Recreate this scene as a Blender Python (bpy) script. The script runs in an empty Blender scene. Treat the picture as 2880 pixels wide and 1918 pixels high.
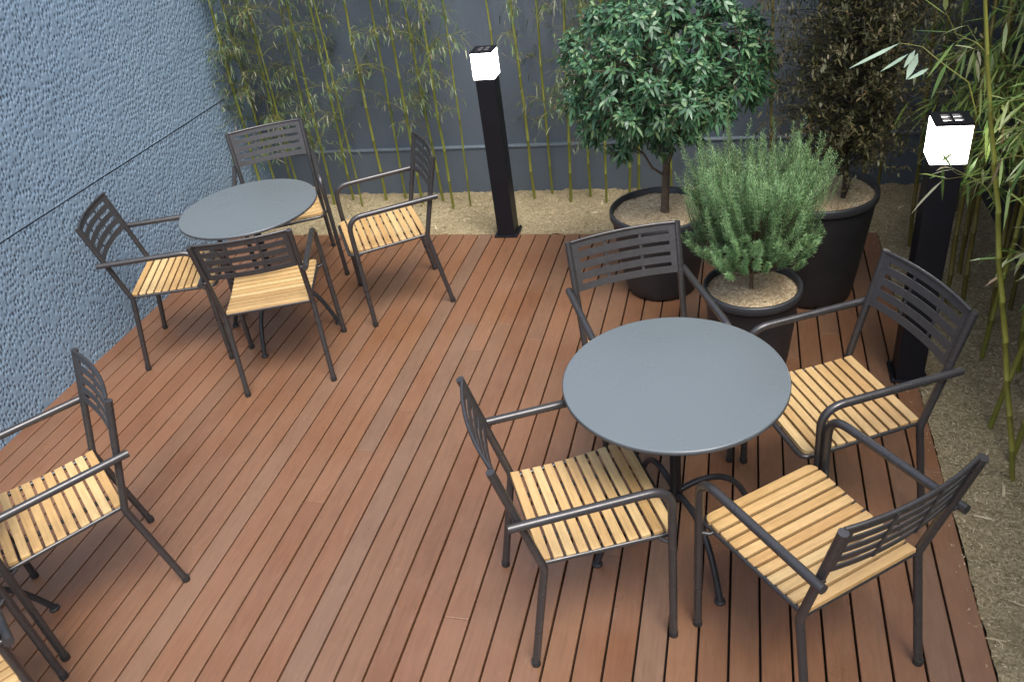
import bpy, bmesh, math, random
import numpy as np
from mathutils import Vector, Matrix
random.seed(7)
RNG = np.random.default_rng(7)
scene = bpy.context.scene
COL = scene.collection
PH = -0.3164                       # the deck boards and the walls share one grid, turned by this angle
E1 = Vector((math.cos(PH), math.sin(PH), 0)); E2 = Vector((-math.sin(PH), math.cos(PH), 0))
def W(a, b, z=0.0):                # a runs along the back wall, b runs away from the viewer
    v = E1*a + E2*b
    return Vector((v.x, v.y, z))

# ------------------------------------------------------------------ helpers
def tag(o, label=None, cat=None, group=None, kind=None):
    if label: o['label'] = label
    if cat: o['category'] = cat
    if group: o['group'] = group
    if kind: o['kind'] = kind
    return o

def empty(name, loc=(0, 0, 0), rz=0.0):
    o = bpy.data.objects.new(name, None); COL.objects.link(o)
    o.location = loc; o.rotation_euler = (0, 0, rz); o.empty_display_size = 0.1
    return o

def children_of(o):
    return list(o.children)

def copy_tree(o, parent=None):
    c = o.copy(); COL.objects.link(c); c.parent = parent
    for ch in children_of(o): copy_tree(ch, c)
    return c

class MB:
    """collects faces, then links them as one mesh object"""
    def __init__(s): s.v = []; s.f = []; s.sm = []
    def add(s, verts, faces, smooth=False):
        n = len(s.v)
        s.v.extend([tuple(p) for p in verts])
        s.f.extend([tuple(i+n for i in f) for f in faces]); s.sm.extend([smooth]*len(faces))
    def box(s, c, size, rz=0.0, bev=0.0, M=None):
        bm = bmesh.new(); bmesh.ops.create_cube(bm, size=1.0)
        for v in bm.verts: v.co = Vector((v.co.x*size[0], v.co.y*size[1], v.co.z*size[2]))
        if bev > 0: bmesh.ops.bevel(bm, geom=list(bm.edges), offset=bev, segments=2, profile=0.5, affect='EDGES')
        T = Matrix.Translation(Vector(c)) @ Matrix.Rotation(rz, 4, 'Z')
        if M is not None: T = M
        bm.verts.index_update()
        s.add([T @ v.co for v in bm.verts], [[v.index for v in f.verts] for f in bm.faces]); bm.free()
    def tube(s, pts, r, n=12, cap=True, flat=1.0, side=None):
        """round or flattened tube swept along a list of points; r may be a list"""
        P = [Vector(p) for p in pts]; m = len(P)
        rs = r if isinstance(r, (list, tuple)) else [r]*m
        ts = []
        for i in range(m):
            t = (P[min(i+1, m-1)]-P[max(i-1, 0)])
            ts.append(t.normalized() if t.length > 1e-9 else Vector((0, 0, 1)))
        u = Vector(side) if side else (Vector((1, 0, 0)) if abs(ts[0].x) < .8 else Vector((0, 1, 0)))
        verts = []; faces = []
        for i in range(m):
            u = (u-ts[i]*u.dot(ts[i])).normalized(); w = ts[i].cross(u)
            for k in range(n):
                a = 2*math.pi*k/n
                verts.append(P[i]+u*(math.cos(a)*rs[i])+w*(math.sin(a)*rs[i]*flat))
        for i in range(m-1):
            for k in range(n):
                faces.append((i*n+k, i*n+(k+1) % n, (i+1)*n+(k+1) % n, (i+1)*n+k))
        s.add(verts, faces, True)
        if cap:
            s.add([verts[k] for k in range(n)], [tuple(range(n))[::-1]])
            s.add([verts[(m-1)*n+k] for k in range(n)], [tuple(range(n))])
    def lathe(s, prof, n=64, c=(0, 0, 0)):
        verts = []; faces = []; m = len(prof)
        for (r, z) in prof:
            for k in range(n):
                a = 2*math.pi*k/n; verts.append((c[0]+r*math.cos(a), c[1]+r*math.sin(a), c[2]+z))
        for i in range(m-1):
            for k in range(n): faces.append((i*n+k, i*n+(k+1) % n, (i+1)*n+(k+1) % n, (i+1)*n+k))
        s.add(verts, faces, True)
    def build(s, name, mat, parent=None, loc=None, rz=0.0, auto=True):
        me = bpy.data.meshes.new(name); me.from_pydata(s.v, [], s.f); me.update()
        me.polygons.foreach_set('use_smooth', s.sm)
        me.materials.append(mat)
        o = bpy.data.objects.new(name, me); COL.objects.link(o)
        if parent is not None: o.parent = parent
        if loc is not None: o.location = loc
        if rz: o.rotation_euler = (0, 0, rz)
        return o

def grid_mesh(name, X, Y, Z, mat, smooth=True, parent=None, attr=None):
    """X, Y, Z: 2-D arrays of the same shape"""
    ny, nx = X.shape
    me = bpy.data.meshes.new(name)
    co = np.stack([X, Y, Z], -1).reshape(-1, 3).astype(np.float32)
    i = np.arange(ny-1)[:, None]*nx+np.arange(nx-1)[None, :]
    q = np.stack([i, i+1, i+1+nx, i+nx], -1).reshape(-1, 4)
    me.vertices.add(len(co)); me.vertices.foreach_set('co', co.ravel())
    me.loops.add(q.size); me.loops.foreach_set('vertex_index', q.ravel().astype(np.int32))
    me.polygons.add(len(q)); me.polygons.foreach_set('loop_start', np.arange(0, q.size, 4, dtype=np.int32))
    me.polygons.foreach_set('use_smooth', np.full(len(q), smooth))
    me.update(calc_edges=True); me.validate()
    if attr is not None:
        at = me.attributes.new('pit_shade', 'FLOAT', 'POINT'); at.data.foreach_set('value', attr.reshape(-1).astype(np.float32))
    me.materials.append(mat)
    o = bpy.data.objects.new(name, me); COL.objects.link(o)
    if parent is not None: o.parent = parent
    return o

# ------------------------------------------------------------------ materials
class NT:
    def __init__(s, name):
        s.m = bpy.data.materials.new(name); s.m.use_nodes = True; s.t = s.m.node_tree
        s.b = s.t.nodes['Principled BSDF']
    def n(s, typ, **kw):
        nd = s.t.nodes.new(typ)
        for k, v in kw.items():
            if k in nd.inputs: nd.inputs[k].default_value = v
            else: setattr(nd, k, v)
        return nd
    def l(s, a, b): s.t.links.new(a, b)
    def coords(s, scale=(1, 1, 1), rot=(0, 0, 0)):
        tc = s.n('ShaderNodeTexCoord'); mp = s.n('ShaderNodeMapping')
        mp.inputs['Scale'].default_value = scale; mp.inputs['Rotation'].default_value = rot
        s.l(tc.outputs['Object'], mp.inputs['Vector']); return mp.outputs['Vector']
    def noise(s, vec, scale, detail=4, rough=.55, dist=0.0):
        nd = s.n('ShaderNodeTexNoise'); nd.inputs['Scale'].default_value = scale
        nd.inputs['Detail'].default_value = detail; nd.inputs['Roughness'].default_value = rough
        nd.inputs['Distortion'].default_value = dist
        s.l(vec, nd.inputs['Vector']); return nd.outputs['Fac']
    def ramp(s, fac, stops, interp='LINEAR'):
        nd = s.n('ShaderNodeValToRGB'); cr = nd.color_ramp; cr.interpolation = interp
        while len(cr.elements) < len(stops): cr.elements.new(.5)
        for e, (p, c) in zip(cr.elements, stops): e.position = p; e.color = (*c, 1)
        s.l(fac, nd.inputs['Fac']); return nd.outputs['Color']
    def mix(s, fac, a, b, mode='MIX'):
        nd = s.n('ShaderNodeMix', data_type='RGBA', blend_type=mode)
        for i, x in ((0, fac), (6, a), (7, b)):
            if isinstance(x, (int, float)): nd.inputs[i].default_value = x
            elif isinstance(x, tuple): nd.inputs[i].default_value = (*x, 1)
            else: s.l(x, nd.inputs[i])
        return nd.outputs[2]
    def bump(s, h, strength=.3, dist=.01):
        nd = s.n('ShaderNodeBump'); nd.inputs['Strength'].default_value = strength; nd.inputs['Distance'].default_value = dist
        s.l(h, nd.inputs['Height']); s.l(nd.outputs['Normal'], s.b.inputs['Normal'])
    def island(s): return s.n('ShaderNodeNewGeometry').outputs['Random Per Island']
    def col(s, c): s.l(c, s.b.inputs['Base Color'])
    def rough(s, r):
        if isinstance(r, (int, float)): s.b.inputs['Roughness'].default_value = r
        else: s.l(r, s.b.inputs['Roughness'])
    def maprange(s, x, a, b, c, d):
        nd = s.n('ShaderNodeMapRange'); s.l(x, nd.inputs[0])
        for i, v in enumerate((a, b, c, d)): nd.inputs[i+1].default_value = v
        return nd.outputs[0]

def plain(name, c, rough=.5, metal=0.0, var=.12, nscale=30, bump=0.0, spec=.5):
    m = NT(name); v = m.coords()
    f = m.noise(v, nscale)
    m.col(m.ramp(f, [(.3, tuple(x*(1-var) for x in c)), (.7, tuple(min(1, x*(1+var)) for x in c))]))
    m.rough(m.maprange(m.noise(v, nscale*.37), .3, .7, max(0, rough-.07), min(1, rough+.07)))
    m.b.inputs['Metallic'].default_value = metal
    m.b.inputs['Specular IOR Level'].default_value = spec
    if bump: m.bump(m.noise(v, nscale*6, 3), bump, .002)
    return m.m

def m_deck():
    m = NT('deck boards'); v = m.coords(); isl = m.island()
    base = m.ramp(isl, [(0, (.172, .077, .037)), (.2, (.200, .094, .046)), (.4, (.158, .071, .034)), (.55, (.212, .103, .051)),
                        (.7, (.176, .086, .044)), (.88, (.165, .090, .052)), (.94, (.175, .110, .076)), (1, (.198, .096, .046))])
    vs = m.coords((14, 1.1, 1))
    grain = m.noise(vs, 6, 6, .65, .3)
    c = m.mix(.55, base, m.ramp(grain, [(.25, (.55, .5, .48)), (.5, (.95, .93, .92)), (.75, (1.3, 1.24, 1.2))]), 'MULTIPLY')
    blot = m.noise(v, 2.2, 5, .6)
    c = m.mix(m.maprange(blot, .36, .66, .0, .30), c, (.26, .16, .105))
    scuff = m.noise(m.coords((5, 1.6, 1)), 7, 8, .72)
    c = m.mix(m.maprange(scuff, .57, .74, 0, .22), c, (.34, .25, .19))
    c = m.mix(1.0, c, (.93, .915, .90), 'MULTIPLY'); m.col(c)
    m.rough(m.maprange(m.noise(v, 4, 5), .3, .7, .27, .44))
    m.b.inputs['Specular IOR Level'].default_value = .7
    # fine ribs pressed across the composite boards
    wv = m.n('ShaderNodeTexWave'); wv.bands_direction = 'X'; wv.inputs['Scale'].default_value = 75; wv.inputs['Distortion'].default_value = .5
    wv.inputs['Detail'].default_value = 1
    m.l(v, wv.inputs['Vector'])
    add = m.n('ShaderNodeMath', operation='ADD'); m.l(wv.outputs['Fac'], add.inputs[0])
    m.l(m.noise(vs, 22, 4), add.inputs[1])
    m.bump(add.outputs[0], .28, .0016)
    return m.m

def m_wood():
    m = NT('pale seat slats'); ob = m.n('ShaderNodeObjectInfo').outputs['Random']
    ad = m.n('ShaderNodeMath', operation='ADD'); m.l(m.island(), ad.inputs[0]); m.l(ob, ad.inputs[1])
    fr = m.n('ShaderNodeMath', operation='FRACT'); m.l(ad.outputs[0], fr.inputs[0]); isl = fr.outputs[0]
    base = m.ramp(isl, [(0, (.46, .29, .12)), (.3, (.56, .385, .18)), (.55, (.50, .315, .135)), (.8, (.60, .44, .22)), (1, (.45, .26, .10))])
    g = m.noise(m.coords((2.2, 1, 1)), 26, 5, .6, .6)
    g2 = m.noise(m.coords((90, 3, 9)), 2.4, 4, .6)
    c = m.mix(.6, base, m.ramp(g2, [(.3, (.72, .66, .58)), (.6, (1.06, 1.05, 1.03))]), 'MULTIPLY')
    c = m.mix(.35, c, m.ramp(g, [(.35, (.75, .7, .62)), (.65, (1.1, 1.08, 1.05))]), 'MULTIPLY')
    m.col(c); m.rough(.42); m.bump(g2, .15, .001); return m.m

def m_wall_left():
    m = NT('blue grey pitted render'); v = m.coords()
    n1 = m.noise(m.coords((1, 1, .55)), 55, 5, .7); n2 = m.noise(v, 1.3, 4)
    c = m.ramp(n1, [(.3, (.148, .218, .288)), (.5, (.175, .248, .320)), (.72, (.218, .293, .362))])
    c = m.mix(m.maprange(n2, .35, .7, 0, .45), c, (.150, .205, .265))
    c = m.mix(m.maprange(m.noise(m.coords((1, 2.2, .35)), 3.1, 6, .65), .52, .72, 0, .30), c, (.25, .31, .36))
    an = m.n('ShaderNodeAttribute'); an.attribute_name = 'pit_shade'
    c = m.mix(m.maprange(an.outputs['Fac'], .2, .75, 0, .86), c, (.038, .060, .088))  # shade inside the pits put into the colour, on top of the relief
    m.col(c); m.rough(.6); m.b.inputs['Specular IOR Level'].default_value = .45
    m.bump(m.noise(m.coords((1, 1.6, .6)), 190, 4, .7), .10, .002); return m.m

def m_wall_back(name='slate grey wall', c0=(.088, .108, .132)):
    m = NT(name); v = m.coords()
    n = m.noise(v, 3, 6, .65); n2 = m.noise(m.coords((1, 1, .12)), 9, 5, .7)
    c = m.mix(n, tuple(x*.85 for x in c0), tuple(x*1.18 for x in c0))
    c = m.mix(m.maprange(n2, .55, .8, 0, .35), c, tuple(x*1.55 for x in c0))
    m.col(c); m.rough(.55); m.bump(m.noise(v, 120, 4), .25, .002); return m.m

def m_soil():
    m = NT('dry mulch soil'); v = m.coords()
    n = m.noise(v, 75, 6, .75); n2 = m.noise(v, 5, 4)
    c = m.ramp(n, [(.28, (.10, .075, .04)), (.45, (.31, .25, .145)), (.6, (.49, .405, .255)), (.8, (.66, .57, .39))])
    c = m.mix(m.maprange(n2, .4, .7, 0, .4), c, (.165, .15, .075))
    m.col(c); m.rough(.95); m.b.inputs['Specular IOR Level'].default_value = .1
    m.bump(n, .9, .02); return m.m

def m_grit():
    m = NT('sandy potting grit'); v = m.coords()
    vo = m.n('ShaderNodeTexVoronoi'); vo.inputs['Scale'].default_value = 130; m.l(v, vo.inputs['Vector'])
    sep = m.n('ShaderNodeSeparateColor'); m.l(vo.outputs['Color'], sep.inputs[0])
    c = m.ramp(sep.outputs[0], [(0, (.26, .175, .09)), (.25, (.42, .31, .18)), (.6, (.54, .42, .26)), (1, (.70, .60, .43))])
    c = m.mix(m.maprange(m.noise(v, 14, 4), .4, .65, 0, .4), c, (.44, .31, .165))
    m.col(c); m.rough(.9); m.bump(vo.outputs['Distance'], .7, .006); return m.m

def m_leaf(name, stops, rough=.4, trans=.0, spec=.5):
    m = NT(name); isl = m.island()
    c = m.ramp(isl, stops)
    n = m.noise(m.coords(), 22, 3)
    c = m.mix(.5, c, m.ramp(n, [(.3, (.7, .7, .7)), (.7, (1.2, 1.2, 1.2))]), 'MULTIPLY')
    m.col(c); m.rough(rough); m.b.inputs['Specular IOR Level'].default_value = spec
    if trans:
        tr = m.n('ShaderNodeBsdfTranslucent'); m.l(c, tr.inputs['Color'])
        mx = m.n('ShaderNodeMixShader'); mx.inputs[0].default_value = trans
        out = [x for x in m.t.nodes if x.type == 'OUTPUT_MATERIAL'][0]
        m.l(m.b.outputs[0], mx.inputs[1]); m.l(tr.outputs[0], mx.inputs[2]); m.l(mx.outputs[0], out.inputs['Surface'])
    return m.m

def m_glow():
    m = NT('lit milk glass'); b = m.b
    b.inputs['Base Color'].default_value = (.9, .88, .84, 1); b.inputs['Roughness'].default_value = .3
    n = m.noise(m.coords(), 9, 3)
    m.l(m.ramp(n, [(.3, (1, .93, .84)), (.7, (1, .97, .92))]), b.inputs['Emission Color'])
    b.inputs['Emission Strength'].default_value = 6.0
    return m.m

def m_top():
    m = NT('grey tabletop laminate'); v = m.coords()
    n = m.noise(v, 2.6, 5, .6); sm = m.noise(v, 5, 3, .5, .5)
    c = m.ramp(n, [(.3, (.114, .133, .142)), (.7, (.122, .141, .150))])
    c = m.mix(m.maprange(m.noise(v, 420, 2), .64, .74, 0, .08), c, (.30, .33, .34))
    m.col(c); m.rough(m.maprange(sm, .2, .8, .25, .31)); m.b.inputs['Specular IOR Level'].default_value = .5
    return m.m

MAT = dict(
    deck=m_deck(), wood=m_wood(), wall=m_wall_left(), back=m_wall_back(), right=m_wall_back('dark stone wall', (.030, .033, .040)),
    soil=m_soil(), grit=m_grit(), glow=m_glow(),
    frame=plain('charcoal bronze paint', (.064, .061, .062), .30, .5, .1, 40, .08),
    panel=plain('charcoal back panel', (.060, .058, .060), .42, .3, .12, 60, .3),
    rubber=plain('black foot cap', (.018, .017, .017), .6),
    top=m_top(),
    edge=plain('tabletop edge band', (.060, .066, .072), .4),
    pole=plain('black table base', (.026, .028, .032), .38, .2),
    bollard=plain('black bollard paint', (.007, .007, .010), .45, 0, .15, 12, .1, .28),
    bolt=plain('steel bolt', (.30, .30, .31), .35, .9),
    pot=plain('matt charcoal planter', (.019, .018, .020), .5, 0, .2, 9, .25),
    potrim=plain('planter rim', (.034, .036, .040), .45, 0, .15, 9, .2),
    under=plain('black gap shade', (.012, .009, .008), .9),
    earth=plain('packed earth', (.13, .11, .08), .95, 0, .3, 4, .5),
    culm=m_leaf('bamboo culm', [(0, (.130, .150, .022)), (.5, (.175, .185, .030)), (1, (.200, .170, .045))], .38),
    culmdark=m_leaf('shaded bamboo culm', [(0, (.105, .085, .022)), (.5, (.15, .125, .03)), (1, (.175, .13, .04))], .45),  # culm copy with the right corner's shade put into its colour
    cap=plain('ledge lit tone', (.13, .16, .185), .5),  # paler than the wall for the light the ledge catches
    straw=m_leaf('straw litter', [(0, (.22, .165, .085)), (.25, (.37, .295, .18)), (.6, (.47, .39, .25)), (.85, (.60, .51, .35)), (1, (.36, .28, .15))], .8, .0, .2),
    bleaf=m_leaf('bamboo leaf', [(0, (.050, .105, .035)), (.35, (.090, .150, .052)), (.6, (.130, .175, .075)), (.78, (.19, .21, .12)), (.9, (.30, .30, .20)), (.95, (.17, .11, .05)), (1, (.22, .14, .07))], .45, .3),
    bleaf2=m_leaf('fresh bamboo leaf', [(0, (.075, .145, .035)), (.4, (.145, .225, .055)), (.65, (.220, .280, .075)), (.85, (.31, .35, .17)), (.95, (.45, .42, .27)), (1, (.25, .15, .07))], .38, .3),
    paleleaf=m_leaf('pale bamboo leaf', [(0, (.30, .42, .30)), (1, (.42, .52, .38))], .35, .25),
    gleaf=m_leaf('glossy evergreen leaf', [(0, (.028, .080, .036)), (.35, (.045, .125, .055)), (.7, (.070, .170, .075)), (.9, (.11, .21, .08)), (1, (.16, .24, .10))], .40, .12, .6),
    rleaf=m_leaf('rosemary needle', [(0, (.10, .21, .085)), (.4, (.165, .31, .125)), (.75, (.23, .39, .155)), (1, (.33, .47, .22))], .5, .25),
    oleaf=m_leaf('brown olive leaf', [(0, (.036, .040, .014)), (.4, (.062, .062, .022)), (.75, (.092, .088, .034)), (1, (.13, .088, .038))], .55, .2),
    bark=plain('brown bark', (.095, .068, .045), .8, 0, .35, 45, .6),
    twig=plain('dark twig', (.040, .030, .018), .8, 0, .3, 45, .4),
    needlestem=plain('woody stem', (.12, .085, .05), .8),
)

# ------------------------------------------------------------------ ground, deck, soil
g = MB(); g.add([(-400, -400, -.16), (400, -400, -.16), (400, 400, -.16), (-400, 400, -.16)], [(0, 1, 2, 3)])
tag(g.build('ground', MAT['earth']), kind='structure')

A_L, A_R, B_BACK, B_WALL, A_RW, B_NEAR = -3.42, .781, 4.555, 5.25, 1.40, -2.5
g0, wd = -1.322, .0956
db = MB(); db_r = random.Random(3)
n0 = int(math.floor((A_L-g0)/wd)); n1 = int(round((A_R-g0)/wd))
fixed_joint = {2: [1.62], -3: [2.63], 6: [2.05], -7: [3.1]}
for n in range(n0, n1):
    aL = max(g0+n*wd, A_L)+.0036; aR = min(g0+(n+1)*wd, A_R)-.0036
    if aR-aL < .02: continue
    cuts = [B_NEAR]; b = B_NEAR+db_r.uniform(.4, 3.6)
    while b < B_BACK-.5:
        cuts.append(b); b += db_r.choice((3.0, 3.6))
    cuts.append(B_BACK)
    for b0, b1 in zip(cuts, cuts[1:]):
        db.box(((aL+aR)/2, (b0+b1)/2, -.0125+db_r.uniform(-.0006, .0006)), (aR-aL, b1-b0-.0004, .025), bev=.0026)
deck = db.build('deck', MAT['deck'], rz=PH); tag(deck, kind='structure')
u = MB(); u.box(((A_L+A_R)/2, (B_NEAR+B_BACK)/2, -.05), (A_R-A_L-.01, B_BACK-B_NEAR-.01, .03))  # one solid black sheet, shade below the board gaps put into its colour
tag(u.build('deck_shade_sheet', MAT['under'], rz=PH), kind='structure')

def fbm(X, Y, scale, octs=4, seed=0):
    rng = np.random.default_rng(seed); out = np.zeros_like(X); amp = 1.0
    for o in range(octs):
        for _ in range(5):
            th = rng.uniform(0, 2*np.pi); ph = rng.uniform(0, 2*np.pi); f = scale*(2**o)*rng.uniform(.7, 1.3)
            out += amp*np.sin((X*np.cos(th)+Y*np.sin(th))*f+ph)/5
        amp *= .6
    return out

def soil_h(a, b):
    return -.012+.012*fbm(a, b, 9, 4, 5)+.010*fbm(a, b, 48, 3, 6)
def soil_strip(name, a0, a1, b0, b1, step=.014):
    a = np.arange(a0, a1+step, step); b = np.arange(b0, b1+step, step)
    X, Y = np.meshgrid(a, b); Z = soil_h(X, Y)+RNG.normal(0, .0022, X.shape)
    # slope down under the deck edge so that the boards stay on top
    o = grid_mesh(name, X, Y, Z, MAT['soil']); o.rotation_euler = (0, 0, PH); return tag(o, kind='structure')
soil_strip('soil', A_L-.01, A_RW+.02, B_BACK+.004, B_WALL+.03)
soil_strip('soil', A_R+.004, A_RW+.02, .6, B_BACK+.004)

# straw and shredded mulch lying on the soil, one mesh
def scatter_mulch():
    V = []; F = []
    def put(a, b, z, L, w, th, tilt):
        n = len(V); d = Vector((math.cos(th), math.sin(th), tilt)).normalized(); s = Vector((-math.sin(th), math.cos(th), random.uniform(-.5, .5))).normalized()
        c = Vector((a, b, z)); k = random.uniform(-.006, .006)
        V.extend([c-d*L/2-s*w/2, c-d*L/2+s*w/2, c+s*(w/2+k)+Vector((0, 0, .002)), c-s*(w/2-k)+Vector((0, 0, .002)), c+d*L/2+s*w*.2, c+d*L/2-s*w*.2])
        F.extend([(n, n+1, n+2, n+3), (n+3, n+2, n+4, n+5)])
    r = random
    for i in range(34000):
        if i % 5 < 3: a = r.uniform(A_L, A_RW); b = r.uniform(B_BACK+.004, B_WALL-.01)
        else: a = r.uniform(A_R+.004, A_RW); b = r.uniform(1.2, B_BACK)
        z = float(soil_h(np.array(a), np.array(b)))+r.uniform(.001, .008)
        k = r.random()
        L, w = (r.uniform(.004, .012), r.uniform(.002, .005)) if k < .55 else (r.uniform(.010, .026), r.uniform(.0014, .003)) if k < .996 else (r.uniform(.04, .09), r.uniform(.006, .010))
        put(a, b, z, L, w, r.uniform(0, 6.283), r.uniform(-.35, .35))
    for i in range(260):        # crumbs spilled on the boards
        if i % 2: a = r.uniform(A_L, A_R); b = B_BACK-abs(r.gauss(0, .035))
        else: a = A_R-abs(r.gauss(0, .03)); b = r.uniform(1.2, B_BACK)
        put(a, b, .002, r.uniform(.004, .014), r.uniform(.002, .004), r.uniform(0, 6.283), 0)
    m = MB(); m.v = [tuple(v) for v in V]; m.f = F; m.sm = [False]*len(F)
    o = m.build('mulch', MAT['straw'], rz=PH); tag(o, 'dry straw mulch covering the planting strip', 'mulch', kind='stuff')
scatter_mulch()

# ------------------------------------------------------------------ walls
def left_wall():
    root = empty('textured_wall', W(A_L, 0, 0), PH)
    tag(root, 'blue grey pitted wall with one long horizontal joint, left of the deck', 'wall')
    ZJ = .84
    for (z0, z1, fine) in ((-.10, ZJ-.0035, True), (ZJ+.0035, 2.2, True)):
        bs = np.arange(1.9, B_WALL+.001, .0037); zs = np.linspace(z0, z1, int((z1-z0)/.0046))
        Yb, Z = np.meshgrid(bs, zs)
        H = .0022*fbm(Yb, Z, 9, 3, 11)+.0005*fbm(Yb, Z, 150, 2, 12)
        pb, pz = .0200, .031
        rng = np.random.default_rng(int(z0*100)+900)
        nb = int((B_WALL-1.9)/pb)+2; nz = int((z1-z0)/pz)+2
        J = rng.uniform(-1, 1, (nz, nb, 6))
        ci = ((Yb-1.9)/pb); cz = ((Z-z0)/pz)
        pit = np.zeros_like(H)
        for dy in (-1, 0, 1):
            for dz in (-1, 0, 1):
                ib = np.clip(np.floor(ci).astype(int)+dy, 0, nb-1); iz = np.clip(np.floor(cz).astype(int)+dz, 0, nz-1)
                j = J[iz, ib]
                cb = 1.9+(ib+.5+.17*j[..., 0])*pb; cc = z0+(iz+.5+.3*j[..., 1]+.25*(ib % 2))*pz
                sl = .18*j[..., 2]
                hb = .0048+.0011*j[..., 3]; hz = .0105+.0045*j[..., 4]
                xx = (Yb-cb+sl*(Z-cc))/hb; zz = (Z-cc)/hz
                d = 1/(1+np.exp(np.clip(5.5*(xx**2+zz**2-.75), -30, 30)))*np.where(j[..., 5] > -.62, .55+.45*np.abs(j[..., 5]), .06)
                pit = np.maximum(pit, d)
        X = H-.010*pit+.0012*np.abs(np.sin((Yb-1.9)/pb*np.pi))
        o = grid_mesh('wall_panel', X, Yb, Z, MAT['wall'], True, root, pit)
    m = MB()
    m.box((-.10, (1.9+B_WALL)/2, 1.05), (.13, B_WALL-1.9, 2.3)); m.build('wall_core', MAT['back'], root)
    m = MB(); m.box((-.08, (-3+1.9)/2, (ZJ-.105)/2), (.16, 4.9, ZJ+.095)); m.build('wall_panel', MAT['wall'], root)
    m = MB(); m.box((-.08, (-3+1.9)/2, (ZJ+.005+2.2)/2), (.16, 4.9, 2.2-ZJ-.005)); m.build('wall_panel', MAT['wall'], root)
    m = MB(); m.box((-.08, (-3+B_WALL)/2, 2.46), (.17, B_WALL+3, .51)); m.build('wall_top', MAT['wall'], root)
left_wall()
def back_wall():
    root = empty('rear_wall', W(0, B_WALL, 0), PH)
    tag(root, 'smooth slate grey wall with a low ledge line behind the bamboo', 'wall')
    w = A_RW-A_L+.4; c = (A_RW+A_L)/2
    m = MB(); m.box((c, .11, (.310+2.45)/2), (w, .17, 2.45-.310)); m.build('wall', MAT['back'], root)
    m = MB(); m.box((c, .095, .10), (w, .20, .43), bev=.006); m.build('ledge', MAT['back'], root)
    m = MB(); m.box((c, .055, .3215), (w, .135, .012), bev=.002); m.build('ledge_lit_top', MAT['cap'], root)  # added strip, light caught on the ledge is put into its colour
back_wall()
def right_wall():
    root = empty('side_wall', W(A_RW, 0, 0), PH)
    tag(root, 'dark wall behind the dense bamboo at the right edge', 'wall')
    m = MB(); m.box((.1, (B_WALL-2)/2, 1.25), (.18, B_WALL+2, 2.8)); m.build('wall', MAT['right'], root)
    m = MB(); m.box((.1, (B_WALL-2)/2, 2.69), (.26, B_WALL+2.1, .07), bev=.01); m.build('coping', MAT['right'], root)
right_wall()

# ------------------------------------------------------------------ chair
def arc_path(pts, rad, seg=7):
    """polyline with its inner corners rounded"""
    P = [Vector(p) for p in pts]; out = [P[0]]
    for i in range(1, len(P)-1):
        r = rad[i-1] if isinstance(rad, (list, tuple)) else rad
        a = (P[i-1]-P[i]); b = (P[i+1]-P[i]); la, lb = a.length, b.length; a.normalize(); b.normalize()
        ang = a.angle(b); t = min(r/math.tan(ang/2), la*.48, lb*.9)
        p0 = P[i]+a*t; p1 = P[i]+b*t
        for k in range(seg+1):
            s = k/seg; out.append((p0*(1-s)+P[i]*s)*(1-s)+(P[i]*(1-s)+p1*s)*s)
    out.append(P[-1]); return out

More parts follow.
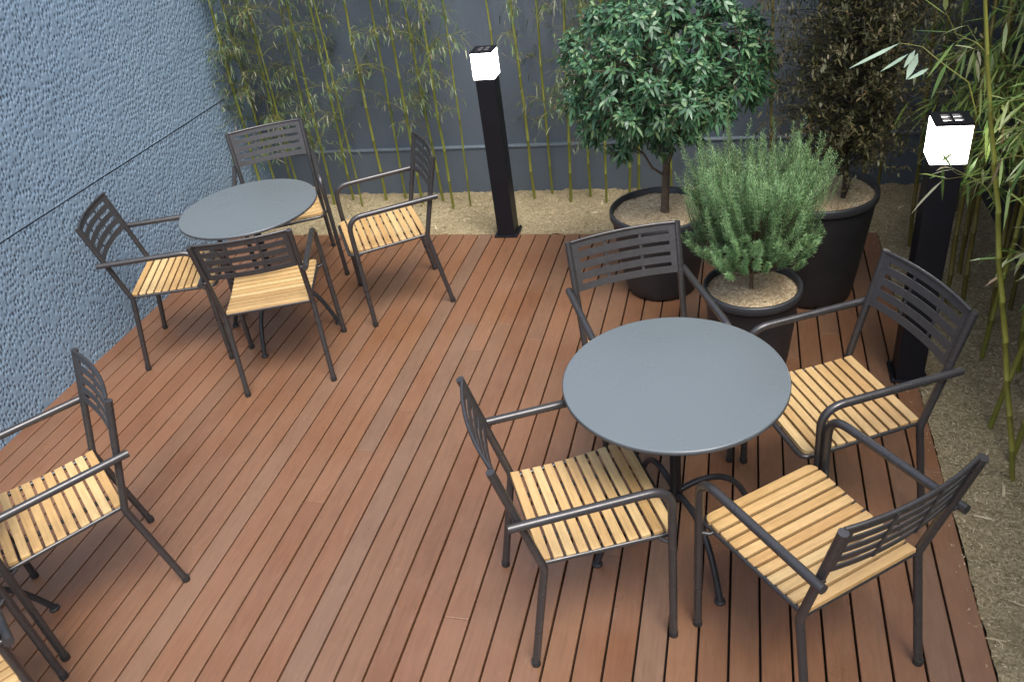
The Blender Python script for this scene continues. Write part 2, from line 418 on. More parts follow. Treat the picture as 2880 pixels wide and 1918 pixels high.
def make_chair():
    root = empty('armchair')
    R = .0130
    # --- seat
    sx0, sx1 = -.205, .222
    N = 11; pitch = (sx1-sx0)/N
    seat = MB()
    def half(x): return .198+.014*(x-sx0)/(sx1-sx0)
    def dish(x):
        t = (x-sx0)/(sx1-sx0)
        return .4425-.012*math.sin(math.pi*min(1, t*1.05))-.010*max(0, (t-.86)/.14)**2
    for i in range(N):
        x0 = sx0+i*pitch+.0046; x1 = sx0+(i+1)*pitch-.0046; xm = (x0+x1)/2
        h = half(xm); z = dish(xm); sl = math.atan2(dish(x1)-dish(x0), x1-x0)
        if i == N-1:        # front slat with rounded outer corners
            prof = [(x0, -h), (x0, h)]
            rr = .026
            for k in range(6):
                a = math.pi/2*k/5; prof.append((x1-rr+rr*math.sin(a), h-rr+rr*math.cos(a)))
            for k in range(6):
                a = math.pi/2*k/5; prof.append((x1-rr+rr*math.cos(a), -h+rr-rr*math.sin(a)))
            n = len(prof)
            vs = [(p[0], p[1], z+.0075) for p in prof]+[(p[0], p[1], z-.0075) for p in prof]
            fs = [tuple(range(n))[::-1], tuple(range(n, 2*n))]+[(k, (k+1) % n, n+(k+1) % n, n+k) for k in range(n)]
            seat.add(vs, fs)
        else:
            T = Matrix.Translation((xm, 0, z)) @ Matrix.Rotation(-sl, 4, 'Y')
            seat.box((0, 0, 0), (x1-x0, 2*h, .015), bev=.002, M=T)
    so = seat.build('seat', MAT['wood'], root)
    sf = MB()
    h0, h1 = .196, .212; z = .425
    loop = arc_path([(-.195, -h0, z+.004), (sx1+.004, -h1, z-.002), (sx1+.004, h1, z-.002), (-.195, h0, z+.004)], .032, 6)
    sf.tube(loop, .0085, 10)
    sf.tube([(-.195, -h0-.012, z+.004), (-.195, h0+.012, z+.004)], .0085, 10)
    for y in (-.1, .1): sf.box((.01, y, z-.002), (.40, .018, .008))
    sf.build('seat_frame', MAT['frame'], so)
    # --- sides
    for s in (1, -1):
        yf, ya = .254, .242
        corner = Vector((.195, s*ya, .640)); foot = Vector((.186, s*yf, .0))
        back = Vector((-.285, s*.240, .648))
        path = arc_path([foot, corner, back], .078, 10)
        split = 1
        low = foot.lerp(corner, .80)
        leg = MB(); leg.tube([foot+Vector((0, 0, .008)), low], R, 14); lo = leg.build('leg', MAT['frame'], root)
        cap = MB(); cap.tube([foot, foot+Vector((0, 0, .022))], R+.0018, 14); cap.build('foot_cap', MAT['rubber'], lo)
        arm = MB(); arm.tube([low]+path[1:], [R]*2+[R*1.06]*(len(path)-2), 14, side=(0, 1, 0)); arm.build('armrest', MAT['frame'], root)
        bend = Vector((-.196, s*.212, .425)); top = Vector((-.303, s*.222, .852)); rf = Vector((-.268, s*.216, 0))
        pp = arc_path([rf, bend, top], .075, 8)
        mid = len(pp)//2
        rl = MB(); rl.tube([rf+Vector((0, 0, .008))]+pp[1:mid+1], R, 14, side=(0, 1, 0)); ro = rl.build('leg', MAT['frame'], root)
        cap = MB(); cap.tube([rf, rf+Vector((0, 0, .022))], R+.0018, 14); cap.build('foot_cap', MAT['rubber'], ro)
        bp = MB(); bp.tube(pp[mid:], R, 14, side=(0, 1, 0)); bp.build('back_post', MAT['frame'], root)
        br = MB(); br.tube([(.165, s*.205, .424), (.165, s*.226, .424), (.188, s*.246, .424)], .006, 8)
        br.build('bracket', MAT['frame'], root)
        br = MB(); br.tube([(-.262, s*.216, .645), (-.262, s*.244, .646)], .007, 8); br.build('arm_bolt', MAT['frame'], root)
    # --- backrest: curved slotted panel
    z0, z1 = .652, .850; y0 = .212
    bk = MB()
    def px(z, y):           # position of the panel's mid surface
        t = (z-.425)/(.852-.425)
        return -.196-.107*t-.024*(1-(y/y0)**2)+.004
    nx = Vector((.97, 0, .243))
    def strip(za, zb, ya, yb, n, th=.0016, off=0.0):
        vs = []; fs = []
        for k in range(n+1):
            y = ya+(yb-ya)*k/n
            for zz in (za, zb):
                for sgn in (1, -1):
                    p = Vector((px(zz, y), y, zz))+nx*(th*sgn-off); vs.append(p)
        for k in range(n):
            i = 4*k; j = 4*k+4
            fs += [(i, j, j+2, i+2), (i+1, i+3, j+3, j+1), (i, i+1, j+1, j), (i+2, j+2, j+3, i+3)]
        fs += [(0, 2, 3, 1), (4*n, 4*n+1, 4*n+3, 4*n+2)]
        bk.add(vs, fs)
    gap = .0155; hgt = (z1-z0-4*gap)/5
    for i in range(5): strip(z0+i*(hgt+gap), z0+i*(hgt+gap)+hgt, -y0+.028, y0-.028, 18)
    strip(z0, z1, -y0, -y0+.028, 3); strip(z0, z1, y0-.028, y0, 3)
    for yc in (-.072, .072): strip(z0+.004, z1-.004, yc-.0055, yc+.0055, 2, .0016, .0036)
    bo = bk.build('backrest', MAT['panel'], root)
    # folded top lip
    lip = MB(); lip.tube([(px(z1, y)+.001, y, z1+.001) for y in np.linspace(-y0, y0, 17)], .0062, 8); lip.build('top_rail', MAT['frame'], bo)
    return root

chairs = [
 ('A', .157, 1.889, 8.9, 'charcoal slatted armchair left of the large near table, back toward the open deck'),
 ('B', .771, 1.615, 111.7, 'charcoal armchair nearest the camera at lower right, its back to the viewer'),
 ('C', 1.069, 2.186, 188.7, 'charcoal armchair right of the near table, in front of the right lamp bollard'),
 ('D', .524, 2.585, 276.1, 'charcoal armchair behind the near table, its backrest in front of the planters'),
 ('E', -1.707, 4.004, 3.9, 'charcoal armchair left of the far table, backrest against the blue wall'),
 ('F', -1.145, 3.666, 93.5, 'charcoal armchair in front of the far table, its back to the viewer'),
 ('G', -1.232, 4.669, 281.8, 'charcoal armchair behind the far table, backrest before the bamboo corner'),
 ('H', -.607, 4.166, 193.7, 'charcoal armchair right of the far table, beside the left lamp bollard'),
 ('I', -1.704, 2.247, 213.9, 'charcoal armchair at the left edge, facing out of the frame'),
 ('J', -1.782, 1.552, 127.4, 'charcoal armchair cut off in the lower left corner, only seat edge and arm in view'),
]
proto = make_chair()
for i, (k, x, y, a, lab) in enumerate(chairs):
    o = proto if i == 0 else copy_tree(proto)
    o.location = (x, y, .001); o.rotation_euler = (0, 0, math.radians(a))
    tag(o, lab, 'chair', 'slatted armchairs around the round tables')

# ------------------------------------------------------------------ tables
def make_table():
    root = empty('round_table')
    D = .3553
    t = MB(); t.lathe([(0, .7300), (D-.006, .7300), (D-.002, .7293), (D-.0015, .7275)], 128)
    to = t.build('tabletop', MAT['top'], root)
    e = MB(); e.lathe([(D-.0015, .7274), (D, .7262), (D, .7165), (D-.002, .7150), (0, .7150)], 128); e.build('edge_band', MAT['edge'], to)
    c = MB(); c.lathe([(0, .190), (.017, .190), (.019, .194), (.019, .700), (.024, .702), (.024, .706)], 32); co = c.build('column', MAT['pole'], root)
    pl = MB(); pl.lathe([(0, .7055), (.15, .7055), (.15, .7145)], 48); pl.build('mounting_plate', MAT['pole'], co)
    for k in range(4):
        a = math.pi/2*k; ca, sa = math.cos(a), math.sin(a)
        prof = [(.016, .232), (.07, .245), (.14, .243), (.20, .215), (.245, .165), (.28, .095), (.302, .04), (.315, .006)]
        P = [Vector((r*ca, r*sa, z)) for r, z in prof]
        # smooth the profile
        Q = []
        for i in range(len(P)-1):
            p0 = P[max(i-1, 0)]; p1 = P[i]; p2 = P[i+1]; p3 = P[min(i+2, len(P)-1)]
            for s in (0, .33, .66):
                Q.append(.5*((2*p1)+(p2-p0)*s+(2*p0-5*p1+4*p2-p3)*s*s+(3*p1-p0-3*p2+p3)*s**3))
        Q.append(P[-1])
        l = MB(); l.tube(Q, .0112, 12, side=(-sa, ca, 0)); lo = l.build('leg', MAT['pole'], root)
        f = MB(); f.lathe([(0, .010), (.017, .009), (.019, .004), (.019, 0)], 16, (.313*ca, .313*sa, 0)); f.build('foot_glide', MAT['rubber'], lo)
    return root
tproto = make_table()
for i, (x, y, a, lab) in enumerate([
    (.491, 2.0715, 13, 'large looking pale blue grey round table in the right foreground'),
    (-1.249, 4.034, -13, 'blue grey round table in the far left corner by the blue wall'),
    (-2.09, 1.97, 40, 'round table outside the left edge, only a curved black leg in view')]):
    o = tproto if i == 0 else copy_tree(tproto)
    o.location = (x, y, .001); o.rotation_euler = (0, 0, math.radians(a))
    tag(o, lab, 'table', 'round pedestal tables on the deck')

# ------------------------------------------------------------------ bollard lamps
def make_bollard():
    root = empty('lamp_bollard')
    p = MB(); p.box((0, 0, .5), (.112, .112, .998), bev=.003); p.build('post', MAT['bollard'], root)
    b = MB(); b.box((0, 0, .005), (.150, .150, .010), bev=.002); bo = b.build('base_plate', MAT['bollard'], root)
    for x in (-.066, .066):
        for y in (-.066, .066):
            s = MB(); s.lathe([(0, .020), (.006, .020), (.007, .010)], 6, (x, y, 0)); s.build('bolt', MAT['bollard'], bo)
    h = MB(); h.box((0, 0, 1.072), (.126, .126, .145), bev=.003); ho = h.build('lamp_head', MAT['glow'], root)
    c = MB()
    # cap with four square openings over the glass
    z = 1.1505; hw = .0635
    edges = [-hw, -.034, -.005, .005, .034, hw]
    for i in range(5):
        for j in range(5):
            if i in (1, 3) and j in (1, 3): continue
            x0, x1, y0, y1 = edges[i], edges[i+1], edges[j], edges[j+1]
            c.add([(x0, y0, z-.005), (x1, y0, z-.005), (x1, y1, z-.005), (x0, y1, z-.005), (x0, y0, z+.005), (x1, y0, z+.005), (x1, y1, z+.005), (x0, y1, z+.005)],
                  [(0, 3, 2, 1), (4, 5, 6, 7), (0, 1, 5, 4), (1, 2, 6, 5), (2, 3, 7, 6), (3, 0, 4, 7)])
    c.build('cap', MAT['bollard'], root)
    return root
bproto = make_bollard()
for i, (a, b, lab) in enumerate([(-1.413, 4.575, 'lit black lamp bollard at the far deck edge in front of the bamboo'),
                                 (.763-.018, 3.193, 'lit black lamp bollard at the right deck edge behind an armchair')]):
    o = bproto if i == 0 else copy_tree(bproto)
    o.location = W(a, b, .0008); o.rotation_euler = (0, 0, PH); tag(o, lab, 'bollard light', 'square lit bollards at the deck edge')

# ------------------------------------------------------------------ planters
def planter(x, y, R, h, rb, lab):
    root = empty('planter', (x, y, .001)); tag(root, lab, 'planter', 'round charcoal planters in the corner')
    m = MB(); n = 10
    prof = [(rb*.3, .004), (rb-.012, .004), (rb, .012)]
    for k in range(1, n+1):
        t = k/n; r = rb+(R-.012-rb)*(t**.85); prof.append((r, .012+(h-.06)*t))
    m.lathe(prof, 72); po = m.build('pot', MAT['pot'], root)
    m = MB(); m.lathe([(R-.012, h-.042), (R-.003, h-.039), (R, h-.034), (R, h-.005), (R-.003, h), (R-.014, h), (R-.018, h-.005), (R-.020, h-.08)], 72)
    m.build('rim', MAT['potrim'], root)
    rr = np.linspace(0.0005, R-.0185, 26); th = np.linspace(0, 2*np.pi, 97)
    T, Rr = np.meshgrid(th, rr); X = Rr*np.cos(T); Y = Rr*np.sin(T)
    Z = h-.032+.004*fbm(X, Y, 40, 3, 3)+.006*np.exp(-(Rr/.05)**2)
    grid_mesh('potting_grit', X, Y, Z, MAT['grit'], True, root)
P1 = (.860, 3.862); P2 = (1.080, 3.058); P3 = (1.575, 3.58)
planter(*P1, .262, .465, .185, 'charcoal planter holding the glossy round evergreen tree')
planter(*P2, .212, .42, .165, 'smallest and nearest charcoal planter holding the feathery green bush')
planter(*P3, .270, .575, .190, 'tallest charcoal planter at right rear holding the thin brown tree')

# ------------------------------------------------------------------ foliage tools
class Leaves:
    def __init__(s): s.v = []; s.f = []
    def leaf(s, base, d, up, L, w, droop=.25, fold=.0):
        d = d.normalized(); side = d.cross(up)
        if side.length < 1e-3: side = d.cross(Vector((.3, .9, .1)))
        side.normalize(); nrm = side.cross(d)
        n = len(s.v); dn = Vector((0, 0, -1))
        m1 = base+d*(L*.30)+dn*(L*droop*.10); m2 = base+d*(L*.68)+dn*(L*droop*.45); tip = base+d*(L*.97)+dn*(L*droop)
        s.v.extend([base, m1+side*(w*.5)+nrm*fold*w, m1-side*(w*.5)+nrm*fold*w, m2+side*(w*.40)+nrm*fold*w, m2-side*(w*.40)+nrm*fold*w, tip])
        s.f.extend([(n, n+2, n+1), (n+1, n+2, n+4, n+3), (n+3, n+4, n+5)])
    def quad(s, base, d, side, L, w):
        n = len(s.v)
        s.v.extend([base-side*w*.5, base+side*w*.5, base+d*L+side*w*.3, base+d*L-side*w*.3]); s.f.append((n, n+1, n+2, n+3))
    def build(s, name, mat, parent):
        m = MB(); m.v = [tuple(p) for p in s.v]; m.f = s.f; m.sm = [False]*len(s.f); return m.build(name, mat, parent)

def rdir(r=random):
    z = r.uniform(-1, 1); a = r.uniform(0, 2*math.pi); q = math.sqrt(1-z*z)
    return Vector((q*math.cos(a), q*math.sin(a), z))

# ---- glossy round tree in planter one
def evergreen():
    r = random.Random(21)
    root = empty('evergreen_tree', (P1[0]+.022, P1[1]-.005, .43))
    tag(root, 'round evergreen tree with glossy dark green leaves in the left planter', 'tree')
    O = Vector((0, 0, 0)); cz = .715          # crown centre above the grit
    tr = MB()
    tr.tube([(0, 0, -.02), (.004, 0, .06), (.010, .006, .16), (.016, .0, .27)], [.026, .021, .020, .018], 12)
    forks = []
    def limb(p0, p1, r0, r1, wob=.02):
        n = 5; pts = []
        for k in range(n+1):
            t = k/n; p = Vector(p0).lerp(Vector(p1), t)
            if 0 < k < n: p += Vector((r.uniform(-wob, wob), r.uniform(-wob, wob), 0))
            pts.append(p)
        tr.tube(pts, [r0+(r1-r0)*k/n for k in range(n+1)], 8)
    limb((.016, 0, .26), (-.09, .02, .62), .015, .008); limb((.016, 0, .26), (.13, .01, .60), .014, .008)
    limb((.012, 0, .20), (-.30, .03, .52), .007, .004); limb((.03, 0, .33), (.02, .10, .7), .009, .005)
    limb((-.05, .01, .48), (-.22, -.05, .74), .006, .003); limb((.09, 0, .5), (.28, -.04, .72), .006, .003)
    # lumps the crown is made of: centre, radius
    lumps = []
    def in_crown(p):
        q = Vector((p.x/.47, p.y/.44, (p.z-cz)/.42)); return q.length
    for k in range(64):         # evenly spread over the dome
        zz = 1-2*(k+.5)/64; ph = k*2.39996; q = math.sqrt(1-zz*zz); rad = r.uniform(.76, .97)
        lumps.append((Vector((q*math.cos(ph)*.47*rad, q*math.sin(ph)*.44*rad, cz+.02+zz*(.350 if zz > 0 else (.34 if math.cos(ph) < .1 else .27))*rad)), r.uniform(.075, .130)))
    for k in range(14):
        d = rdir(r); lumps.append((Vector((d.x*.24, d.y*.22, cz+d.z*.2)), .11))
    lumps += [(Vector((-.34, -.04, .50)), .08), (Vector((-.22, -.12, .42)), .07)]
    L = Leaves()
    for (c, R) in lumps:
        if c.length > 0: limb(Vector((c.x*.3, c.y*.3, max(.45, c.z*.8))), c, .004, .002, .012)
        outc = Vector((c.x, c.y, (c.z-cz)*1.0)); outc.normalize()
        for _ in range(27):
            d = (rdir(r)+outc*.8+Vector((0, 0, .22))).normalized()
            p = c+d*R*r.uniform(.55, 1.05)
            ax = (d+Vector((0, 0, .25))).normalized()
            u = ax.orthogonal().normalized(); v = ax.cross(u)
            tr.tube([c+d*R*.15, p], [.0022, .0015], 5, cap=False)
            k = r.randint(6, 9); ph = r.uniform(0, 6.28)
            for j in range(k):
                a = ph+j*2.4+r.uniform(-.4, .4); el = r.uniform(-.1, 1.0)
                dd = (u*math.cos(a)+v*math.sin(a))*math.cos(el)+ax*math.sin(el)
                L.leaf(p-ax*r.uniform(0, .045), dd, ax, r.uniform(.032, .054), r.uniform(.011, .016), r.uniform(.0, .6), -.12)
    for _ in range(1100):      # inner leaves
        d = rdir(r); q = r.uniform(.3, .8)
        p = Vector((d.x*.45*q, d.y*.42*q, cz+d.z*.38*q))
        L.leaf(p, rdir(r), Vector((0, 0, 1)), r.uniform(.05, .075), r.uniform(.014, .02), .2, -.1)
    tr.build('trunk', MAT['bark'], root); L.build('crown', MAT['gleaf'], root)
evergreen()

# ---- feathery bush in planter two
def rosemary():
    r = random.Random(5)
    root = empty('rosemary_bush', (P2[0]-.005, P2[1], .400))
    tag(root, 'feathery light green bush with upright needle shoots in the small front planter', 'bush')
    tr = MB(); tr.tube([(0, 0, -.02), (0, .0, .06), (.004, 0, .16)], [.010, .008, .008], 10)
    L = Leaves()
    for i in range(760):
        a = r.uniform(0, 2*math.pi); q = math.sqrt(r.uniform(0, 1))
        z0 = .15+.34*r.random()*(.45+.55*q)
        base = Vector((math.cos(a)*q*.215, math.sin(a)*q*.19, z0))
        lean = .08+.62*q**1.3*r.uniform(.5, 1.15)
        out = Vector((math.cos(a), math.sin(a), 0))
        Lg = r.uniform(.17, .37)*(1.0-.30*q) + (.10 if r.random() < .07 else 0)
        if z0 < .26: lean += .25+.35*q; Lg *= r.uniform(.42, .62)
        n = 9; p = base.copy(); pts = [p.copy()]
        curl = Vector((r.uniform(-.7, .7), r.uniform(-.7, .7), 0))*.75
        for k in range(n):
            t = k/n
            d = (out*math.sin(lean*(1-.75*t))+Vector((0, 0, 1))*math.cos(lean*(1-.75*t))+curl*t*.7).normalized()
            p = p+d*Lg/n; pts.append(p.copy())
        tr.tube([Vector((0, 0, .07)).lerp(base, .2), base], [.003, .002], 4, cap=False)
        tr.tube(pts, [.0017-.0010*k/n for k in range(n+1)], 4, cap=False)
        for k in range(n):
            d = (pts[k+1]-pts[k]).normalized(); u = d.orthogonal().normalized(); v = d.cross(u)
            m = 12
            for j in range(m):
                t = j/m; aa = j*2.39+k; b = pts[k].lerp(pts[k+1], t)
                el = .25+.65*r.random()
                o = (u*math.cos(aa)+v*math.sin(aa))
                dd = (o*math.cos(el)+d*math.sin(el)).normalized()
                L.quad(b, dd, dd.cross(d).normalized(), r.uniform(.012, .024)*(1.0 if k < n-1 else .7), r.uniform(.0016, .0026))
    tr.build('stem', MAT['needlestem'], root); L.build('foliage', MAT['rleaf'], root)
rosemary()

# ---- thin brown tree in planter three
def brown_tree():
    r = random.Random(9)
    root = empty('olive_brown_tree', (P3[0]+.085, P3[1]-.07, .54))
    tag(root, 'thin tree with a dark brownish feathery crown in the tall rear planter', 'tree')
    tr = MB(); tr.tube([(0, 0, -.02), (.004, 0, .15), (.0, .01, .35), (-.01, .01, .8), (-.02, 0, 1.5)], [.012, .010, .009, .008, .004], 10)
    tr.tube([(.0, 0, -.02), (.018, .0, .04), (.03, 0, .10)], [.006, .005, .004], 8)
    L = Leaves()
    for i in range(900):
        z = r.uniform(.18, 1.75); t = (z-.18)/1.57
        Rm = .12+.36*math.sin(math.pi*min(1, t*.75+.18))
        a = r.uniform(0, 2*math.pi); q = r.uniform(.35, 1.0)
        b0 = Vector((-.012*t, 0, z*.9)); tip = Vector((math.cos(a)*Rm*q, math.sin(a)*Rm*q, z+r.uniform(-.06, .10)))
        mid = b0.lerp(tip, .55)+Vector((0, 0, .03))
        tr.tube([b0, mid, tip], [.0026, .0018, .0009], 4, cap=False)
        for k in range(30):
            s = r.uniform(.3, 1.05); p = b0.lerp(tip, s)+Vector((r.uniform(-.02, .02), r.uniform(-.02, .02), r.uniform(-.02, .03)))
            L.leaf(p, (rdir(r)+Vector((0, 0, .3))), Vector((0, 0, 1)), r.uniform(.018, .040), r.uniform(.006, .011), .2)
    tr.build('trunk', MAT['twig'], root); L.build('crown', MAT['oleaf'], root)
brown_tree()

# ---- bamboo
def bamboo(a, b, lean_a, lean_b, height, lab, group, seed, leafz=.45, dens=1.0, rad=.0095, lmat='bleaf', cmat='culm', Ls=(.030, .068), spray=.22, curve=0.0, aim=None):
    r = random.Random(seed)
    root = empty('bamboo', W(a, b, -.015), PH); tag(root, lab, 'bamboo', group)
    cu = MB(); pts = []; rs = []
    nn = 11; step = height/nn
    def pos(z):
        t = z/height
        return Vector((lean_a*z+curve*t*t*height*.5, lean_b*z, z-.04*abs(curve)*t*t))
    wob = [Vector((r.uniform(-.004, .004), r.uniform(-.004, .004), 0)) for _ in range(nn+2)]
    nodes = []
    for k in range(nn+1):
        z = k*step; p = pos(z)+wob[k]; rr = rad*(1-.55*(z/height)**1.6)
        if 0 < k < nn:
            pts += [p-Vector((0, 0, .004)), p, p+Vector((0, 0, .004))]; rs += [rr, rr*1.22, rr]
            nodes.append((p, z))
        else: pts.append(p); rs.append(rr)
    cu.tube(pts, rs, 8)
    L = Leaves(); tw = MB()
    for (p, z) in nodes:
        if z < leafz-.12: continue
        # branches at the node
        nb = 1+int(r.random()*2.6*dens)
        if z < leafz+.1: nb = 1 if r.random() < .6 else 0
        for _ in range(nb):
            th = r.uniform(0, 2*math.pi)
            if aim is not None and r.random() < .6: th = aim+r.uniform(-.7, .7)
            el = r.uniform(.5, 1.15); bl = spray*r.uniform(.7, 1.5)*(1.1-.45*z/height)
            d = Vector((math.cos(th)*math.cos(el), math.sin(th)*math.cos(el), math.sin(el)))
            n = 6; q = p.copy(); bp = [q.copy()]
            for k in range(n):
                dd = (d+Vector((math.cos(th)*.5, math.sin(th)*.5, -1.1))*(k/n)**1.4).normalized()
                q = q+dd*bl/n; bp.append(q.copy())
            tw.tube(bp, [.0022-.0014*k/n for k in range(n+1)], 4, cap=False)
            for k in range(1, n+1):
                for _ in range(1+int(r.random()*2.9*dens+.3)):
                    # a twig with a fan of leaves
                    td = (rdir(r)+(bp[k]-bp[k-1]).normalized()*.8+Vector((0, 0, -.25))).normalized()
                    tl = r.uniform(.02, .11); te = bp[k]+td*tl
                    tw.tube([bp[k], te], [.0009, .0006], 3, cap=False)
                    for j in range(r.randint(1, 3)):
                        ld = (td*.7+rdir(r)*.65+Vector((0, 0, -.30))).normalized()
                        L.leaf(te-td*tl*.25*j/3, ld, Vector((0, 0, 1)), r.uniform(*Ls), r.uniform(.006, .010)*(Ls[1]/.09), r.uniform(.05, .5), -.1)
    cu.add(tw.v, tw.f, True)
    cu.build('culm', MAT[cmat], root)
    if L.v: L.build('foliage', MAT[lmat], root)
    return root

ORD = ['first', 'second', 'third', 'fourth', 'fifth', 'sixth', 'seventh', 'eighth', 'ninth', 'tenth', 'eleventh', 'twelfth', 'thirteenth', 'fourteenth',
       'fifteenth', 'sixteenth', 'seventeenth', 'eighteenth', 'nineteenth', 'twentieth', 'twenty-first', 'twenty-second', 'twenty-third', 'twenty-fourth',
       'twenty-fifth', 'twenty-sixth', 'twenty-seventh', 'twenty-eighth', 'twenty-ninth', 'thirtieth', 'thirty-first', 'thirty-second']
# a, b, lean along the wall, lowest leaves, leaf density
back = [(-3.38, 4.98, .03, .6, 1.0), (-3.33, 5.10, .02, .55, 1.0), (-3.22, 5.14, .03, .45, 1.1), (-3.10, 5.02, .02, .40, 1.2), (-2.98, 5.15, .04, .45, 1.2), (-2.86, 5.05, .03, .40, 1.1), (-2.74, 5.13, .02, .5, 1.0),
        (-2.62, 5.02, .01, .55, .9), (-2.47, 5.12, .014, .75, .7), (-2.33, 5.15, .03, .75, .6), (-2.17, 5.05, .02, .55, .9), (-2.03, 5.10, -.01, .5, 1.0),
        (-1.905, 4.957, .012, .6, .9), (-1.79, 5.00, .03, .8, .6), (-1.52, 5.14, .0, 1.05, .5), (-1.354, 5.10, -.008, .95, .6), (-1.24, 5.15, .02, .55, .9),
        (-1.09, 5.06, .05, .45, 1.0), (-.97, 5.14, .02, .45, 1.0), (-.85, 5.05, .03, .5, .8), (-.70, 5.12, .03, .6, .6), (-.64, 5.15, .03, .6, .6),
        (-.42, 5.1, .0, .5, 1.2), (.20, 5.13, -.03, .45, .7), (.42, 5.1, .0, .4, .8), (.60, 5.05, .01, .5, .8), (.72, 4.9, .0, .5, .9), (.84, 5.08, -.01, .45, .8), (1.08, 5.0, -.02, .4, .9), (1.24, 4.85, -.03, .3, 1.0)]
for i, (a, b, la, lz, dn) in enumerate(back):
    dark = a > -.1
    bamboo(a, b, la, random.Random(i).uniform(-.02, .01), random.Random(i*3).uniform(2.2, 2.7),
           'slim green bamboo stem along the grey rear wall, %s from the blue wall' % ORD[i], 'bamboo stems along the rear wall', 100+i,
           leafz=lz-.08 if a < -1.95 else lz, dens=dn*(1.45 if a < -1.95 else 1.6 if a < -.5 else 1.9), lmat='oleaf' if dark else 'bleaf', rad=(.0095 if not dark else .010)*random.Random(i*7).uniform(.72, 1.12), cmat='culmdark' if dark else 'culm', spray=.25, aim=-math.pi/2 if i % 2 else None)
side = [(1.20, 4.40, 0), (.93, 4.42, -.03), (1.12, 4.12, .0), (1.27, 3.95, -.02), (.99, 3.74, -.02), (1.06, 3.72, -.03), (1.27, 3.50, .0), (1.08, 3.36, .03), (1.24, 3.14, .03),
        (1.17, 2.98, .05), (1.01, 2.87, .10), (1.25, 2.74, .05), (1.04, 2.66, .05),
        (1.16, 3.62, -.05), (1.20, 3.26, -.10), (1.30, 3.02, -.12), (1.28, 3.76, -.04)]
side.sort(key=lambda t: -t[1])
for i, (a, b, la) in enumerate(side):
    bamboo(a, b, la, random.Random(i).uniform(-.03, .05), random.Random(i*5).uniform(2.0, 2.7),
           'leafy bamboo stem in the right hand planting strip, %s from the rear wall' % ORD[i], 'bamboo stems in the right hand strip', 300+i,
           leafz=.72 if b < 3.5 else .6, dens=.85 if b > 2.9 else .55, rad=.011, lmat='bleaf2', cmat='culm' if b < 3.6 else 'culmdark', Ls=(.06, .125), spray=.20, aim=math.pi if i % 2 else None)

# one cane leans out over the deck and carries a spray of large pale leaves
lean = bamboo(1.02, 2.56, -.235, -.03, 1.75, 'leaning bamboo stem with a spray of large pale leaves above the right lamp', 'bamboo stems in the right hand strip', 377,
              leafz=1.0, dens=.5, rad=.010, lmat='bleaf2', Ls=(.06, .12), spray=.18)
def spray():
    org = W(1.02, 2.56, -.015); Ri = Matrix.Rotation(-PH, 3, 'Z')
    loc = lambda p: Ri @ (Vector(p)-org)
    L = Leaves()
    for (b0, t0, w_) in (((1.231, 2.350, 1.592), (1.105, 2.390, 1.535), .017), ((1.251, 2.330, 1.564), (1.183, 2.350, 1.522), .014),
                         ((1.273, 2.319, 1.566), (1.244, 2.310, 1.500), .022), ((1.297, 2.292, 1.526), (1.246, 2.308, 1.500), .017), ((1.265, 2.322, 1.575), (1.238, 2.322, 1.530), .015)):
        d = loc(t0)-loc(b0); L.leaf(loc(b0), d, Vector((.2, -.3, 1)), d.length*1.03, w_, .06, -.12)
    o = L.build('leaf_spray', MAT['paleleaf'], lean)
    tw = MB(); tw.tube([loc(p) for p in ((1.231, 2.350, 1.592), (1.255, 2.336, 1.588), (1.283, 2.318, 1.582), (1.307, 2.297, 1.558), (1.338, 2.269, 1.529), (1.385, 2.232, 1.490), (1.415, 2.215, 1.40))],
                       [.0008, .001, .0012, .0014, .0017, .002, .0025], 5); tw.build('twig', MAT['culm'], o)
spray()

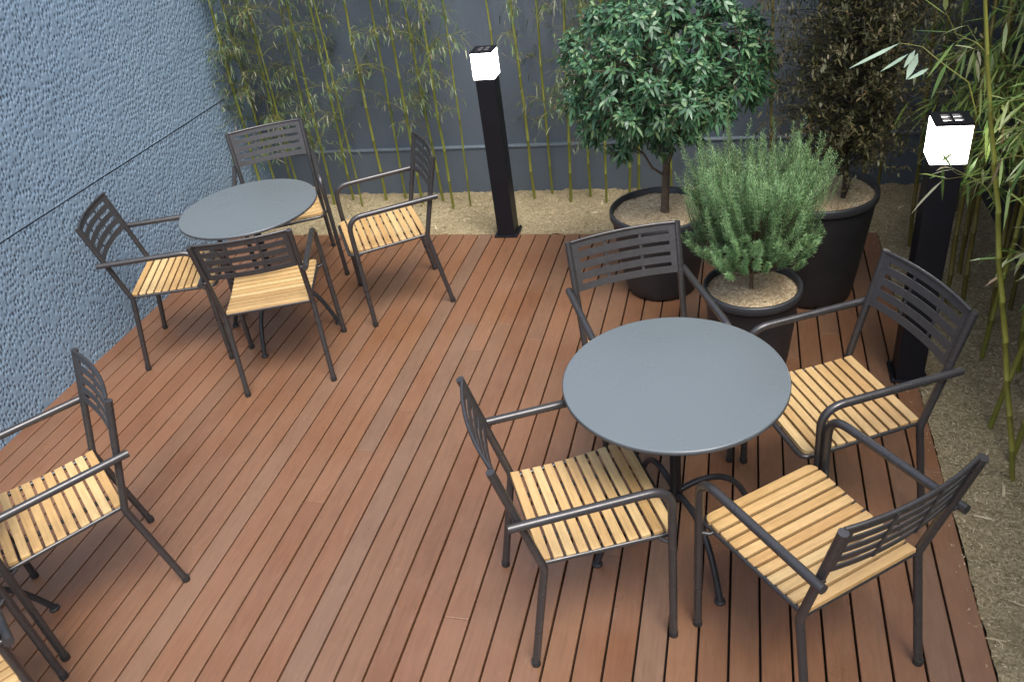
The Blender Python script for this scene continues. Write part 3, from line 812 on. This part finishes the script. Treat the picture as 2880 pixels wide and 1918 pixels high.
# ------------------------------------------------------------------ camera
cam = bpy.data.cameras.new('camera'); co = bpy.data.objects.new('camera', cam); COL.objects.link(co)
cam.sensor_width = 36; cam.lens = 36*2305.4/2880; cam.clip_end = 2000; cam.clip_start = .05
p, r_ = .5813155, -.147256
right = Vector((1, 0, 0)); up = Vector((0, math.sin(p), math.cos(p))); fw = Vector((0, math.cos(p), -math.sin(p)))
Rv = right*math.cos(r_)+up*math.sin(r_); Uv = -right*math.sin(r_)+up*math.cos(r_)
M = Matrix(((Rv.x, Uv.x, -fw.x, 0), (Rv.y, Uv.y, -fw.y, 0), (Rv.z, Uv.z, -fw.z, 2.31745), (0, 0, 0, 1)))
co.matrix_world = M
scene.camera = co

# ------------------------------------------------------------------ light
SUN_DIR = (E1*.42-E2*.50).normalized()*math.cos(math.radians(64))+Vector((0, 0, math.sin(math.radians(64))))
sl = bpy.data.lights.new('sun', 'SUN'); so = bpy.data.objects.new('sun', sl); COL.objects.link(so)
sl.energy = 1.5; sl.angle = math.radians(30); sl.color = (1, .96, .9)
so.rotation_euler = (-SUN_DIR).to_track_quat('-Z', 'Y').to_euler(); so.location = (0, 0, 6)
w = bpy.data.worlds.new('World'); scene.world = w; w.use_nodes = True
nt = w.node_tree; bg = nt.nodes['Background']; sky = nt.nodes.new('ShaderNodeTexSky'); sky.sky_type = 'NISHITA'
sky.sun_disc = False; sky.sun_elevation = math.radians(64); sky.sun_rotation = math.atan2(SUN_DIR.x, SUN_DIR.y)
sky.air_density = 1.0; sky.dust_density = 2.5; sky.ozone_density = 1.0
hs = nt.nodes.new('ShaderNodeHueSaturation'); hs.inputs['Saturation'].default_value = .66
nt.links.new(sky.outputs[0], hs.inputs['Color']); nt.links.new(hs.outputs[0], bg.inputs['Color']); bg.inputs['Strength'].default_value = .145
scene.view_settings.view_transform = 'Standard'; scene.view_settings.look = 'None'
scene.view_settings.exposure = 1.31
scene.render.engine = 'CYCLES'
scene.render.resolution_x = 1024; scene.render.resolution_y = 681
scene.render.filter_size = 1.8 if hasattr(scene.render, 'filter_size') else 1.5
scene.cycles.max_bounces = 8
